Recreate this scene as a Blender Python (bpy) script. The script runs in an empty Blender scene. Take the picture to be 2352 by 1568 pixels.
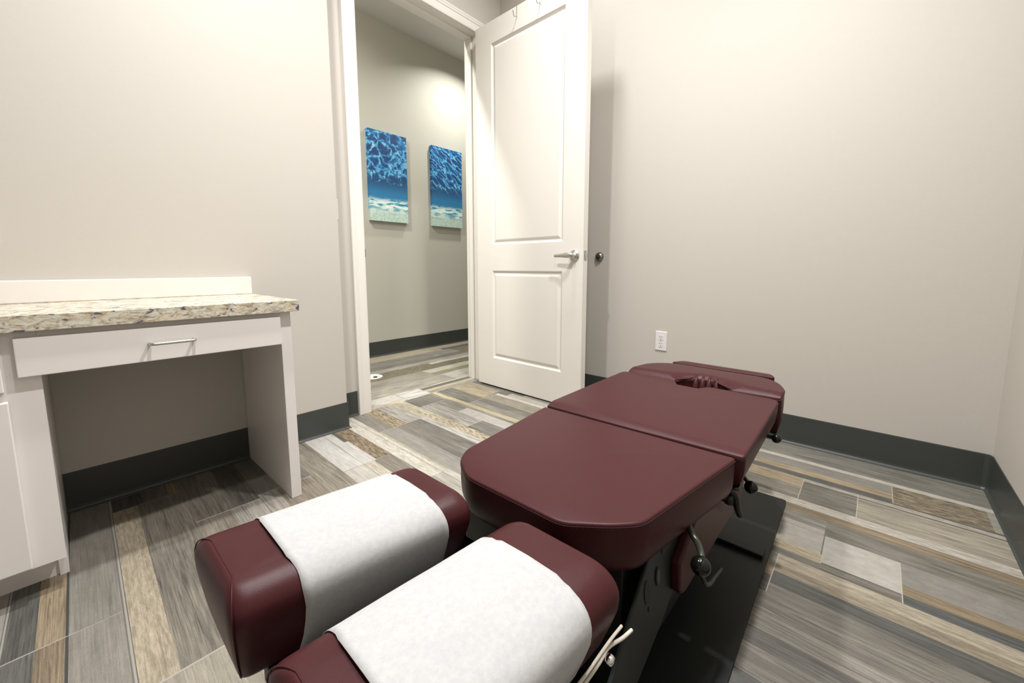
import bpy, bmesh, math, random
from mathutils import Vector, Matrix
random.seed(7)
sc = bpy.context.scene
COL = sc.collection

# ---------------------------------------------------------------- helpers
def lin(c):
    return tuple(((v/255)/12.92 if v/255 <= .04045 else ((v/255+.055)/1.055)**2.4) for v in c)

def tag(o, label=None, cat=None, group=None, kind=None):
    if label: o['label'] = label
    if cat: o['category'] = cat
    if group: o['group'] = group
    if kind: o['kind'] = kind
    return o

def obj(name, bm, mat, parent=None, smooth=False, bevel=0, seg=2):
    me = bpy.data.meshes.new(name)
    bmesh.ops.recalc_face_normals(bm, faces=bm.faces)
    bm.to_mesh(me); bm.free()
    o = bpy.data.objects.new(name, me); COL.objects.link(o)
    if mat: me.materials.append(mat)
    if parent: 
        o.parent = parent
        o.matrix_parent_inverse = parent.matrix_world.inverted() if parent.type != 'EMPTY' else Matrix.Translation(-parent.location)
    if smooth:
        for p in me.polygons: p.use_smooth = True
    if bevel:
        b = o.modifiers.new('b', 'BEVEL'); b.width = bevel; b.segments = seg; b.limit_method = 'ANGLE'; b.angle_limit = .6
        b.harden_normals = False
    return o

def empty(name, loc, label, cat, group=None):
    o = bpy.data.objects.new(name, None); COL.objects.link(o)
    o.location = loc; o.empty_display_size = .05
    return tag(o, label, cat, group)

def box(bm, x0, x1, y0, y1, z0, z1):
    vs = [bm.verts.new(p) for p in ((x0,y0,z0),(x1,y0,z0),(x1,y1,z0),(x0,y1,z0),(x0,y0,z1),(x1,y0,z1),(x1,y1,z1),(x0,y1,z1))]
    for f in ((0,3,2,1),(4,5,6,7),(0,1,5,4),(1,2,6,5),(2,3,7,6),(3,0,4,7)): bm.faces.new([vs[i] for i in f])
    return vs

def bx(*a):
    bm = bmesh.new(); box(bm, *a); return bm

def prism(bm, pts, z0, z1, axis='z'):
    def P(a, b, c):
        return {'z': (a, b, c), 'y': (a, c, b), 'x': (c, a, b)}[axis]
    n = len(pts)
    lo = [bm.verts.new(P(a, b, z0)) for a, b in pts]; hi = [bm.verts.new(P(a, b, z1)) for a, b in pts]
    bm.faces.new(lo); bm.faces.new(hi[::-1])
    for i in range(n): bm.faces.new([lo[i], lo[(i+1) % n], hi[(i+1) % n], hi[i]])

def tube(bm, pts, r, n=10, cap=True, rad=None):
    pts = [Vector(p) for p in pts]; rings = []; up = None
    for i, p in enumerate(pts):
        t = (pts[min(i+1, len(pts)-1)] - pts[max(i-1, 0)]).normalized()
        if up is None:
            up = Vector((0, 0, 1)) if abs(t.z) < .9 else Vector((1, 0, 0))
        a = t.cross(up).normalized(); up = a.cross(t).normalized()
        rr = rad[i] if rad else r
        rings.append([bm.verts.new(p + (a*math.cos(2*math.pi*k/n) + up*math.sin(2*math.pi*k/n))*rr) for k in range(n)])
    for A, B in zip(rings, rings[1:]):
        for k in range(n): bm.faces.new([A[k], A[(k+1) % n], B[(k+1) % n], B[k]])
    if cap: bm.faces.new(rings[0][::-1]); bm.faces.new(rings[-1])

def lathe(bm, prof, org, axis, n=28):
    org = Vector(org); ax = Vector(axis).normalized()
    a = ax.cross(Vector((0, 0, 1)) if abs(ax.z) < .9 else Vector((1, 0, 0))).normalized(); b = ax.cross(a)
    rings = []
    for r, h in prof:
        if r < 1e-6: rings.append([bm.verts.new(org + ax*h)])
        else: rings.append([bm.verts.new(org + ax*h + (a*math.cos(2*math.pi*k/n) + b*math.sin(2*math.pi*k/n))*r) for k in range(n)])
    for A, B in zip(rings, rings[1:]):
        for k in range(n):
            q = [A[k % len(A)], A[(k+1) % len(A)], B[(k+1) % len(B)], B[k % len(B)]]
            q = list(dict.fromkeys(q))
            if len(q) > 2: bm.faces.new(q)
    if len(rings[0]) > 1: bm.faces.new(rings[0][::-1])
    if len(rings[-1]) > 1: bm.faces.new(rings[-1])

def arc(c, r, a0, a1, n):
    return [(c[0]+r*math.cos(a0+(a1-a0)*i/n), c[1]+r*math.sin(a0+(a1-a0)*i/n)) for i in range(n+1)]

def round_poly(pts, rad, step=.012):
    """closed outline with rounded corners, resampled"""
    n = len(pts); out = []
    for i in range(n):
        p0, p, p1 = Vector(pts[i-1]), Vector(pts[i]), Vector(pts[(i+1) % n])
        r = rad[i] if isinstance(rad, (list, tuple)) else rad
        d0, d1 = (p0-p), (p1-p); l0, l1 = d0.length, d1.length; d0.normalize(); d1.normalize()
        t = min(r, l0*.48, l1*.48); a, b = p+d0*t, p+d1*t
        m = max(3, int(t*2/.006))
        m = min(m, 9)
        for k in range(m+1):
            s = k/m; out.append(a*(1-s)**2 + p*2*s*(1-s) + b*s*s)
    res = []
    for i in range(len(out)):
        a, b = out[i], out[(i+1) % len(out)]; L = (b-a).length
        res.append(a)
        k = int(L/step)
        for j in range(1, k+1): res.append(a + (b-a)*j/(k+1))
    return res

def normals2(P):
    n = len(P); area = sum(P[i-1].x*P[i].y - P[i].x*P[i-1].y for i in range(n))
    s = 1 if area > 0 else -1; out = []
    for i in range(n):
        t = (P[(i+1) % n]-P[i-1]); t.normalize(); out.append(Vector((t.y, -t.x))*s)
    return out

def skin_rings(bm, rings, bottom=True):
    vr = [[bm.verts.new(p) for p in r] for r in rings]
    n = len(vr[0])
    for A, B in zip(vr, vr[1:]):
        for k in range(n): bm.faces.new([A[k], A[(k+1) % n], B[(k+1) % n], B[k]])
    if bottom: bm.faces.new(vr[0])
    return vr

# ---------------------------------------------------------------- materials
def newmat(name):
    m = bpy.data.materials.new(name); m.use_nodes = True
    nt = m.node_tree; return m, nt, nt.nodes['Principled BSDF'], nt.nodes, nt.links

def mat(name, col, rough=.5, metal=0, spec=.5, bump=0, bscale=200, var=0, vscale=3, coat=0):
    m, nt, b, N, L = newmat(name)
    b.inputs['Base Color'].default_value = (*col, 1); b.inputs['Roughness'].default_value = rough
    b.inputs['Metallic'].default_value = metal; b.inputs['Specular IOR Level'].default_value = spec
    b.inputs['Coat Weight'].default_value = coat
    tc = N.new('ShaderNodeTexCoord')
    if bump:
        n = N.new('ShaderNodeTexNoise'); n.inputs['Scale'].default_value = bscale; n.inputs['Detail'].default_value = 3
        L.new(tc.outputs['Object'], n.inputs['Vector'])
        bp = N.new('ShaderNodeBump'); bp.inputs['Strength'].default_value = bump; bp.inputs['Distance'].default_value = .002
        L.new(n.outputs['Fac'], bp.inputs['Height']); L.new(bp.outputs['Normal'], b.inputs['Normal'])
    if var:
        n = N.new('ShaderNodeTexNoise'); n.inputs['Scale'].default_value = vscale; n.inputs['Detail'].default_value = 4
        L.new(tc.outputs['Object'], n.inputs['Vector'])
        mr = N.new('ShaderNodeMapRange'); mr.inputs['To Min'].default_value = 1-var; mr.inputs['To Max'].default_value = 1+var
        L.new(n.outputs['Fac'], mr.inputs['Value'])
        mx = N.new('ShaderNodeVectorMath'); mx.operation = 'SCALE'; mx.inputs[0].default_value = col
        L.new(mr.outputs[0], mx.inputs['Scale']); L.new(mx.outputs[0], b.inputs['Base Color'])
    return m

M = {}
M['wall'] = mat('wall_paint', (.51, .480, .434), .6, spec=.3, bump=.12, bscale=330)
M['hallwall'] = mat('hall_wall_paint', (.49, .475, .415), .6, spec=.3, bump=.12, bscale=330)
M['ceil'] = mat('ceiling_paint', (.66, .65, .62), .7, spec=.2, bump=.1, bscale=120)
M['white'] = mat('white_trim_paint', (.75, .72, .67), .45, spec=.45, bump=.03, bscale=60)
M['cab'] = mat('cabinet_paint', (.77, .735, .715), .3, spec=.45, bump=.03, bscale=90)
M['base'] = mat('vinyl_cove_base', (.045, .050, .046), .38, spec=.4, bump=.05, bscale=150)
M['vinyl'] = mat('burgundy_vinyl', (.046, .0105, .012), .38, spec=.17, bump=.10, bscale=900, var=.05, vscale=30)
M['seam'] = mat('burgundy_seam', (.018, .005, .006), .5, spec=.4)
M['black'] = mat('black_steel', (.0045, .0065, .0052), .45, spec=.45, bump=.03, bscale=400)
M['grey_steel'] = mat('dark_grey_steel', (.011, .0145, .012), .42, spec=.35, bump=.03, bscale=300)
M['ball'] = mat('black_plastic_ball', (.004, .005, .004), .14, spec=.35)
M['rod'] = mat('grey_rod', (.06, .07, .055), .35, metal=.6)
M['nickel'] = mat('satin_nickel', (.56, .56, .54), .32, metal=1)
M['chrome'] = mat('bright_steel', (.75, .75, .75), .14, metal=1)
M['dmetal'] = mat('dark_nickel', (.28, .28, .27), .25, metal=1)
M['rubber'] = mat('black_rubber', (.02, .02, .02), .6)
M['plate'] = mat('white_plastic', (.70, .68, .67), .3)
M['slot'] = mat('slot_dark', (.012, .012, .012), .6)
M['cord'] = mat('cream_cord', (.55, .51, .43), .7, bump=.3, bscale=1200)
M['dark_gap'] = mat('dark_gap', (.03, .03, .03), .8)
M['lens'] = None

# paper: slightly mottled white crepe
def paper_mat():
    m, nt, b, N, L = newmat('exam_table_paper')
    tc = N.new('ShaderNodeTexCoord')
    n = N.new('ShaderNodeTexNoise'); n.inputs['Scale'].default_value = 130; n.inputs['Detail'].default_value = 6; n.inputs['Roughness'].default_value = .7
    L.new(tc.outputs['Object'], n.inputs['Vector'])
    r = N.new('ShaderNodeValToRGB'); r.color_ramp.elements[0].color = (.38, .38, .39, 1); r.color_ramp.elements[1].color = (.425, .425, .42, 1)
    r.color_ramp.elements[0].position = .35; r.color_ramp.elements[1].position = .62
    L.new(n.outputs['Fac'], r.inputs[0]); L.new(r.outputs[0], b.inputs['Base Color'])
    b.inputs['Roughness'].default_value = .85; b.inputs['Specular IOR Level'].default_value = .15
    bp = N.new('ShaderNodeBump'); bp.inputs['Strength'].default_value = .2; bp.inputs['Distance'].default_value = .002
    L.new(n.outputs['Fac'], bp.inputs['Height']); L.new(bp.outputs['Normal'], b.inputs['Normal'])
    return m
M['paper'] = paper_mat()

def granite_mat():
    m, nt, b, N, L = newmat('granite_look_laminate')
    tc = N.new('ShaderNodeTexCoord')
    mp = N.new('ShaderNodeMapping'); mp.inputs['Rotation'].default_value = (0, .6, .25); mp.inputs['Scale'].default_value = (1, 1, 2.2)
    L.new(tc.outputs['Object'], mp.inputs['Vector'])
    def noise(s, d=4, rough=.6, dist=0):
        n = N.new('ShaderNodeTexNoise'); n.inputs['Scale'].default_value = s; n.inputs['Detail'].default_value = d
        n.inputs['Roughness'].default_value = rough; n.inputs['Distortion'].default_value = dist
        L.new(mp.outputs[0], n.inputs['Vector']); return n
    def ramp(src, stops):
        r = N.new('ShaderNodeValToRGB'); cr = r.color_ramp
        while len(cr.elements) < len(stops): cr.elements.new(.5)
        for e, (p, c) in zip(cr.elements, stops): e.position = p; e.color = (*c, 1) if len(c) == 3 else c
        L.new(src, r.inputs[0]); return r
    base = ramp(noise(48, 6, .68, .7).outputs['Fac'], [(.33, (.22, .18, .13)), (.43, (.42, .36, .26)), (.51, (.56, .53, .43)), (.61, (.66, .64, .57)), (.70, (.62, .63, .63))])
    warm = ramp(noise(30, 3, .5, .8).outputs['Fac'], [(.55, (0, 0, 0)), (.66, (1, 1, 1))])
    mx = N.new('ShaderNodeMix'); mx.data_type = 'RGBA'; mx.inputs['B'].default_value = (.62, .43, .22, 1)
    L.new(base.outputs[0], mx.inputs['A'])
    mul = N.new('ShaderNodeMath'); mul.operation = 'MULTIPLY'; mul.inputs[1].default_value = .35
    L.new(warm.outputs[0], mul.inputs[0]); L.new(mul.outputs[0], mx.inputs['Factor'])
    dk = ramp(noise(27, 5, .6, 1.3).outputs['Fac'], [(.575, (0, 0, 0)), (.62, (1, 1, 1))])
    mx2 = N.new('ShaderNodeMix'); mx2.data_type = 'RGBA'; mx2.inputs['B'].default_value = (.10, .085, .12, 1)
    L.new(mx.outputs['Result'], mx2.inputs['A']); L.new(dk.outputs[0], mx2.inputs['Factor'])
    L.new(mx2.outputs['Result'], b.inputs['Base Color'])
    b.inputs['Roughness'].default_value = .28
    return m
M['granite'] = granite_mat()

def floor_mat():
    m, nt, b, N, L = newmat('wood_look_tile')
    col = N.new('ShaderNodeAttribute'); col.attribute_name = 'Col'
    pat = N.new('ShaderNodeAttribute'); pat.attribute_name = 'Pat'
    sep = N.new('ShaderNodeSeparateColor'); L.new(pat.outputs['Color'], sep.inputs[0])
    uv = N.new('ShaderNodeUVMap'); uv.uv_map = 'UVMap'
    def mapping(sc_, rot=0):
        mp = N.new('ShaderNodeMapping'); mp.inputs['Scale'].default_value = sc_; mp.inputs['Rotation'].default_value = (0, 0, rot)
        L.new(uv.outputs[0], mp.inputs['Vector']); return mp
    def noise(mp, s, d=4, rough=.6, dist=0):
        n = N.new('ShaderNodeTexNoise'); n.inputs['Scale'].default_value = s; n.inputs['Detail'].default_value = d
        n.inputs['Roughness'].default_value = rough; n.inputs['Distortion'].default_value = dist
        L.new(mp.outputs[0], n.inputs['Vector']); return n
    def mr(src, a, b_, c, d):
        n = N.new('ShaderNodeMapRange'); n.inputs['From Min'].default_value = a; n.inputs['From Max'].default_value = b_
        n.inputs['To Min'].default_value = c; n.inputs['To Max'].default_value = d; n.clamp = True
        L.new(src, n.inputs['Value']); return n
    def math_(op, a, b_):
        n = N.new('ShaderNodeMath'); n.operation = op
        for i, v in enumerate((a, b_)):
            if isinstance(v, (int, float)): n.inputs[i].default_value = v
            else: L.new(v, n.inputs[i])
        return n
    mg = mapping((1, 16, 1))
    grain = noise(mg, 6.5, 9, .74, .5); broad = noise(mapping((1, 6, 1)), 4, 4, .6, .8)
    fine = noise(mapping((1, 7, 1)), 120, 4, .75)
    blotch = noise(mapping((1, 1.5, 1)), 22, 5, .7, .4)
    diag = noise(mapping((1, 5, 1), .75), 26, 5, .65, .5)
    wood = math_('MULTIPLY', mr(grain.outputs['Fac'], .34, .62, .66, 1.26).outputs[0], mr(broad.outputs['Fac'], .3, .68, .80, 1.20).outputs[0])
    stone = mr(blotch.outputs['Fac'], .3, .68, .80, 1.14)
    scr = mr(diag.outputs['Fac'], .36, .62, .62, 1.28)
    fg = noise(mapping((1, 62, 1)), 5, 6, .72, .15)
    wood = math_('MULTIPLY', wood.outputs[0], mr(fg.outputs['Fac'], .34, .62, .62, 1.20).outputs[0])
    crack = noise(mapping((1, 30, 1)), 3.1, 3, .5, .9)
    wood = math_('MULTIPLY', wood.outputs[0], mr(crack.outputs['Fac'], .30, .37, .55, 1.0).outputs[0])
    diag2 = noise(mapping((1, 6, 1), -.9), 24, 4, .6, .5)
    scr = math_('MULTIPLY', mr(diag.outputs['Fac'], .40, .58, .55, 1.35).outputs[0], mr(diag2.outputs['Fac'], .36, .55, .62, 1.18).outputs[0])
    def mixf(f, a, b_):
        n = N.new('ShaderNodeMix'); n.data_type = 'FLOAT'; L.new(f, n.inputs['Factor']); L.new(a, n.inputs['A']); L.new(b_, n.inputs['B']); return n
    k1 = mixf(sep.outputs['Red'], wood.outputs[0], stone.outputs[0])
    k2 = mixf(sep.outputs['Green'], k1.outputs['Result'], scr.outputs[0])
    k3 = math_('MULTIPLY', k2.outputs['Result'], mr(fine.outputs['Fac'], .3, .7,   .82, 1.18).outputs[0])
    one = N.new('ShaderNodeValue'); one.outputs[0].default_value = 1
    k4 = mixf(sep.outputs['Blue'], k3.outputs[0], one.outputs[0])
    sc2 = N.new('ShaderNodeVectorMath'); sc2.operation = 'SCALE'
    L.new(col.outputs['Color'], sc2.inputs[0]); L.new(k4.outputs['Result'], sc2.inputs['Scale'])
    # warm tint in light grain
    L.new(sc2.outputs[0], b.inputs['Base Color'])
    b.inputs['Roughness'].default_value = .42; b.inputs['Specular IOR Level'].default_value = .45
    bp = N.new('ShaderNodeBump'); bp.inputs['Strength'].default_value = .25; bp.inputs['Distance'].default_value = .002
    L.new(k4.outputs['Result'], bp.inputs['Height']); L.new(bp.outputs['Normal'], b.inputs['Normal'])
    return m
M['floor'] = floor_mat()

# ---------------------------------------------------------------- room numbers
A, A2, A3, B, Cw = 2.062, 2.2105, 3.5546, 2.323, -.382
X1 = .9758
JL, JR = 1.193, 2.088
DOORH = 2.457
CEIL = 3.06
WX0 = -1.6
BBH = .143

# ---------------------------------------------------------------- floor
PAL = [((150,144,130),0),((128,122,109),0),((168,161,147),0),((192,184,168),1),((205,198,184),1),((178,158,122),2),((150,131,100),0),
       ((116,114,104),0),((160,152,142),1),((200,184,150),2),((140,134,120),0),((118,112,100),0),((184,176,160),0)]
GR_L = (196,190,178)
def rnd_strips(u0, u1):
    w = u1-u0; r = random.random()
    cuts = [0, 1] if r < .30 else ([0, random.choice([.3, .45, .6, .72]), 1] if r < .7 else [0, random.uniform(.2,.35), random.uniform(.5,.7), 1])
    return [(u0+w*a, u0+w*b, *random.choice(PAL)) for a, b in zip(cuts, cuts[1:])]

def row_rects(u0, u1, v0, v1, joint):
    """random tiles along v"""
    out = []; v = v0 - random.random()*.9 if joint is None else joint - math.ceil((joint-v0)/.905)*.905
    while v < v1:
        a, b = max(v, v0), min(v+.905, v1)
        if b > a:
            for s in rnd_strips(u0, u1): out.append((s[0], s[1], a, b, s[2], s[3]))
            out.append((u0, u1, b-.0028, b, GR_L, 9))
        v += .905
    return out

def build_cells(rects, rows, flip=False):
    """paint axis-aligned rects, later ones win; returns cells"""
    cells = []
    for (r0, r1) in rows:
        inside = [r for r in rects if r[0] < r1-1e-6 and r[1] > r0+1e-6]
        us = sorted({round(max(r0, min(r1, q)), 5) for r in inside for q in (r[0], r[1])} | {r0, r1})
        for a, b in zip(us, us[1:]):
            if b-a < 1e-5: continue
            m = (a+b)/2
            col = [r for r in inside if r[0] < m < r[1]]
            vs = sorted({round(q, 5) for r in col for q in (r[2], r[3])})
            cur = None
            for c, d in zip(vs, vs[1:]):
                k = (c+d)/2; top = None
                for i, r in enumerate(col):
                    if r[2] < k < r[3]: top = i
                if top is None: continue
                key = id(col[top])
                if cur and cur[4] == key and abs(cur[3]-c) < 1e-6: cur[3] = d
                else:
                    cur = [a, b, c, d, key, col[top]]; cells.append(cur)
    return cells

def floor_mesh(name, cells, along, shear, z=0):
    bm = bmesh.new(); cl = bm.loops.layers.float_color.new('Col'); pl = bm.loops.layers.float_color.new('Pat')
    uvl = bm.loops.layers.uv.new('UVMap')
    for a, b, c, d, key, r in cells:
        rs = random.Random(round(r[0]*731+r[2]*977+r[1]*53, 3)); ox, oy = rs.uniform(0, 50), rs.uniform(0, 50)
        pts = [(a, c), (b, c), (b, d), (a, d)]
        if along == 'Y': P = [(u + shear*v, v, z) for u, v in pts]
        else: P = [(v, u, z) for u, v in pts]
        f = bm.faces.new([bm.verts.new(p) for p in P])
        lum = sum(r[4])/3; cc = [v*.62 + lum*.38 for v in r[4]]; cc = [cc[0]*1.0, cc[1]*.995, cc[2]*.985]; colr = tuple(v*.68 for v in lin(cc)); pt = {0: (0, 0, 0, 1), 1: (.85, 0, 0, 1), 2: (.2, .32, 0, 1), 3: (0, 1, 0, 1), 4: (.5, 0, 0, 1), 9: (0, 0, 1, 1)}[r[5]]
        for lp, (u, v) in zip(f.loops, pts):
            lp[cl] = (*colr, 1); lp[pl] = pt; lp[uvl].uv = (v + ox, u + oy)
    o = obj(name, bm, M['floor']); return o

PW = .195
rows = [(1.57+PW*(k-1), 1.57+PW*k) for k in range(-16, 6)]
rects = []
joints = {0.01: 1.05, .205: 1.66, -.185: 1.352, .40: 1.69, 1.765: -.008, 1.955: -.105, 1.375: 2.045, 1.18: 1.88}
for (a, b) in rows:
    j = None
    for k, v in joints.items():
        if abs(k-a) < .02: j = v
    rects += row_rects(a, b, -.6, 2.2205, j)
G1, G2, G3, G4 = (150,145,132), (128,123,110), (108,104,94), (172,166,152)
CR, TN, BR, SL, CH, WH, SG = (206,194,168), (184,160,118), (150,128,96), (96,98,94), (78,80,76), (208,202,192), (152,147,138)
H = [
 # right side, beside the far wall
 (2.15,2.4,-.6,1.2,(134,130,116),0),(2.12,2.15,-.6,1.2,(196,188,174),1),
 (2.04,2.12,-.105,.75,(146,140,128),4),(1.998,2.04,-.105,.75,(178,152,108),0),(1.955,1.998,-.105,.75,(98,98,92),0),
 (1.965,2.12,-.35,-.105,(140,124,94),3),(1.965,2.12,-.6,-.35,(160,155,140),4),(1.955,1.966,-.6,-.105,(98,94,84),0),
 (1.87,1.955,.16,1,(178,156,116),2),(1.765,1.87,.16,1,(140,132,114),0),(1.765,1.955,-.008,.16,(128,121,106),0),
 (1.765,1.955,-.6,-.008,(168,157,134),0),(1.93,1.955,-.6,.16,(176,168,150),2),(1.922,1.93,-.6,.16,(110,104,92),0),
 (1.715,1.765,-.6,1,(190,182,164),2),(1.665,1.715,-.6,1,(152,130,96),0),
 (1.57,1.665,-.6,.065,(130,123,109),0),(1.6,1.665,.065,.9,(142,136,122),0),(1.455,1.6,.065,.9,(176,170,156),1),
 (1.405,1.455,.06,.9,(184,166,128),2),(1.375,1.405,.06,.9,(112,108,96),0),
 (1.415,1.57,-.113,.06,(186,181,168),1),(1.375,1.415,-.113,.06,(120,112,98),0),
 (1.46,1.57,-.6,-.113,(144,138,128),1),(1.415,1.46,-.6,-.113,(150,126,90),0),(1.375,1.415,-.6,-.113,(92,94,92),0),
 (1.31,1.375,.158,.9,(140,134,120),0),(1.26,1.31,.158,.9,(172,148,108),0),(1.18,1.26,.158,.9,(92,92,86),0),
 (1.325,1.375,-.6,.158,(176,162,132),2),(1.285,1.325,-.6,.158,(154,138,108),2),(1.225,1.285,-.6,.158,(92,92,86),0),(1.18,1.225,-.6,.158,(122,115,102),0),
 (1.10,1.18,-.6,.9,(126,118,106),0),(1.04,1.10,-.6,.9,(140,132,118),0),(.985,1.04,-.6,.9,(108,104,94),0),
 (.79,.90,-.6,.25,(92,92,86),0),(.90,.985,-.6,.25,(128,121,108),0),(.6,.79,-.6,.25,(134,126,112),0),
 # left, under and before the desk
 (-.185,-.135,.9,1.352,(104,106,100),0),(-.185,-.135,1.355,2.2,(98,99,92),0),(-.135,-.085,.9,1.352,(150,128,96),0),(-.135,-.085,1.355,2.2,(166,142,106),0),
 (-.088,-.083,.9,2.2,(70,74,76),9),(-.083,.013,.9,1.352,(156,149,136),4),(-.083,.013,1.355,2.2,(150,144,132),4),
 (-.3,-.19,.9,2.2,(168,163,154),1),
 (.018,.081,1.05,1.94,(190,172,140),2),(.081,.205,1.05,1.94,(138,130,114),0),
 (.018,.10,1.943,2.2,(88,86,78),0),(.10,.17,1.943,2.2,(122,116,102),0),(.17,.205,1.943,2.2,(160,132,90),0),
 (.018,.205,.6,1.047,(170,160,140),4),
 (.205,.32,1.66,2.2,(132,125,110),0),(.32,.40,1.66,2.2,(108,104,93),0),(.205,.31,.75,1.657,(150,140,120),0),(.31,.40,.75,1.657,(176,168,152),0),
 (.40,.595,1.69,2.2,(128,122,110),4),(.40,.46,.8,1.687,(164,156,142),0),(.46,.595,.8,1.687,(148,134,112),0),
 # between desk, door and table
 (1.09,1.18,1.9,2.2205,(178,156,114),3),(.985,1.09,1.9,2.2205,(140,133,118),0),
 (1.18,1.285,1.88,2.2205,(196,190,178),0),(1.285,1.375,1.5,2.2205,(204,188,152),2),(1.18,1.285,1.4,1.877,(138,132,118),0),
 (1.375,1.57,2.045,2.2205,(132,128,114),0),(1.375,1.48,1.0,2.042,(186,179,164),0),(1.48,1.57,1.82,2.042,(150,145,130),0),(1.485,1.57,1.2,1.817,(198,190,182),1),
 (1.595,1.632,1.2,2.2205,(214,196,140),2),(1.57,1.595,1.2,2.2205,(150,146,132),0),
 (1.632,1.765,1.88,2.2205,(132,128,114),0),(1.632,1.70,1.0,1.877,(158,152,138),0),(1.70,1.765,1.0,1.877,(130,126,112),0),
 (1.765,1.86,1.9,2.2205,(190,170,126),0),(1.86,1.955,1.9,2.2205,(170,154,124),0),(1.87,1.90,1.2,1.88,(214,208,196),1),(1.765,1.87,1.2,1.88,(168,156,130),0),
 (.595,.70,1.2,2.1,(150,140,120),0),(.70,.85,1.62,2.1,(206,202,196),4),(.70,.79,1.2,1.617,(200,194,182),4),(.79,.838,1.2,1.617,(204,194,168),2),(.838,.923,1.2,1.617,(144,134,118),0),
 (.852,.923,1.623,2.1,(150,126,92),3),(.832,.852,1.9,2.1,(120,112,98),0),(.925,1.012,1.312,2.2205,(216,208,190),2),(1.005,1.022,1.312,1.9,(196,184,152),2),
 (1.012,1.10,1.885,2.2205,(148,140,126),0),(1.10,1.18,1.885,2.2205,(176,152,112),3),
 (1.018,1.115,1.2,1.882,(164,158,146),4),(1.115,1.27,1.2,1.885,(138,133,120),0),(1.16,1.18,1.2,1.885,(150,140,122),0),
 (1.18,1.285,1.89,2.2205,(184,178,166),0),(1.27,1.315,1.2,1.89,(208,202,190),0),(1.315,1.37,1.2,2.05,(196,178,140),3),(1.34,1.375,1.9,2.2205,(206,196,170),2),
 (1.375,1.49,1.2,1.598,(140,135,122),0),(1.375,1.49,1.602,2.042,(176,170,157),0),
 (.595,.79,.5,1.2,(160,154,140),0),(.70,.79,.7,1.3,(182,174,158),0),
]
GJ = [(2.15,1.965,-.105),(1.955,1.765,-.008),(1.955,1.765,.16),(1.57,1.375,-.113),(1.57,1.41,.06),(1.375,1.18,.158),
      (.01,-.185,1.352),(.205,.01,1.05),(.205,.01,1.94),(.40,.205,1.66),(.595,.40,1.69),(1.19,1.015,1.883),(.923,.72,1.62),(1.49,1.375,1.60),(1.018,.925,1.31),(1.375,1.19,1.888),(1.57,1.375,2.045),(1.57,1.485,1.82),(1.765,1.64,1.88)]
rects += H
for (b, a, v) in GJ: rects.append((a, b, v-.0012, v+.0012, (188,182,166), 9))
for (a, b) in rows: rects.append((a-.0010, a+.0010, -.6, 2.2205, (120,116,106), 9))
rects.append((.0125,.0160,.8,2.2,(176,173,164),9)); rects.append((-.188,-.185,.8,2.2,(172,170,162),9))
cells = build_cells(rects, rows)
# clip the sheared sheet to the room
cells = [c for c in cells if c[1] > WX0-.1]
fl = floor_mesh('floor', cells, 'Y', .022); tag(fl, kind='structure')

hrows = [(2.2205, 2.385)] + [(2.385+.19*k, 2.385+.19*(k+1)) for k in range(7)]
hrects = []
for i, (a, b) in enumerate(hrows):
    hrects += row_rects(a, b, -1.2, 4.6, {0: 1.45}.get(i))
hrects += [(2.2205,2.385,1.456,1.64,(216,212,202),0),(2.2205,2.385,.9,1.45,(206,200,188),1),(2.2205,2.26,.9,1.45,(214,200,164),2),
 (2.2205,2.27,1.64,2.6,(168,160,146),0),(2.27,2.31,1.64,2.6,(206,190,146),0),(2.31,2.36,1.64,2.6,(122,118,104),0),(2.36,2.385,1.64,2.6,(206,200,186),0),
 (2.385,2.575,1.0,2.0,(176,166,146),0),(2.385,2.575,2.0,2.35,(196,190,172),0),(2.385,2.575,2.35,2.9,(128,124,106),0),
 (2.575,2.765,1.2,1.95,(166,158,138),0),(2.575,2.66,1.95,2.9,(150,144,124),0),(2.66,2.70,1.95,2.9,(206,196,130),0),(2.70,2.765,1.95,2.9,(196,192,176),1),
 (2.765,3.0,1.4,2.15,(134,124,92),3),(2.765,2.9,2.15,3.0,(128,120,90),3),(2.9,2.955,2.15,3.0,(204,198,182),0),
 (2.955,3.05,1.4,3.4,(176,170,156),0),(3.05,3.145,1.4,3.4,(136,132,116),0),(3.145,3.335,1.4,2.4,(150,146,132),0)]
hc = build_cells(hrects, hrows)
hf = floor_mesh('floor_hall', hc, 'X', 0, 0); tag(hf, kind='structure')
# slab below both floors
sl = obj('floor_slab', bx(WX0-.2, 4.7, Cw-.2, A3+.2, -.10, -.002), M['dark_gap']); tag(sl, kind='structure')

# ---------------------------------------------------------------- walls
def struct(name, bm, m, **k):
    o = obj(name, bm, m, **k); tag(o, kind='structure'); return o
struct('wall_left', bx(WX0, X1, A, A2+.125, -.002, CEIL), M['wall'], bevel=.006)
bm = bmesh.new()
YB = A2+.125
box(bm, X1, JL-.02, A2, YB, -.002, CEIL); box(bm, JL-.02, JR+.02, A2, YB, DOORH+.02, CEIL); box(bm, JR+.02, B+.12, A2, YB, -.002, CEIL)
box(bm, B+.12, 4.6, A2, YB, -.002, CEIL)
struct('wall_doorway', bm, M['wall'])
struct('wall_right', bx(B, B+.12, Cw-.12, A2, -.002, CEIL), M['wall'])
struct('wall_near_right', bx(WX0, B, Cw-.12, Cw, -.002, CEIL), M['wall'])
struct('wall_behind', bx(WX0-.12, WX0, Cw-.12, YB, -.002, CEIL), M['wall'])
struct('wall_hall', bx(-1.3, 4.7, A3, A3+.12, -.002, CEIL+.05), M['hallwall'])
struct('wall_hall_end', bx(4.58, 4.7, YB, A3, -.002, CEIL), M['hallwall'])
struct('wall_hall_start', bx(-1.3, -1.18, YB, A3, -.002, CEIL), M['hallwall'])
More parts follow.
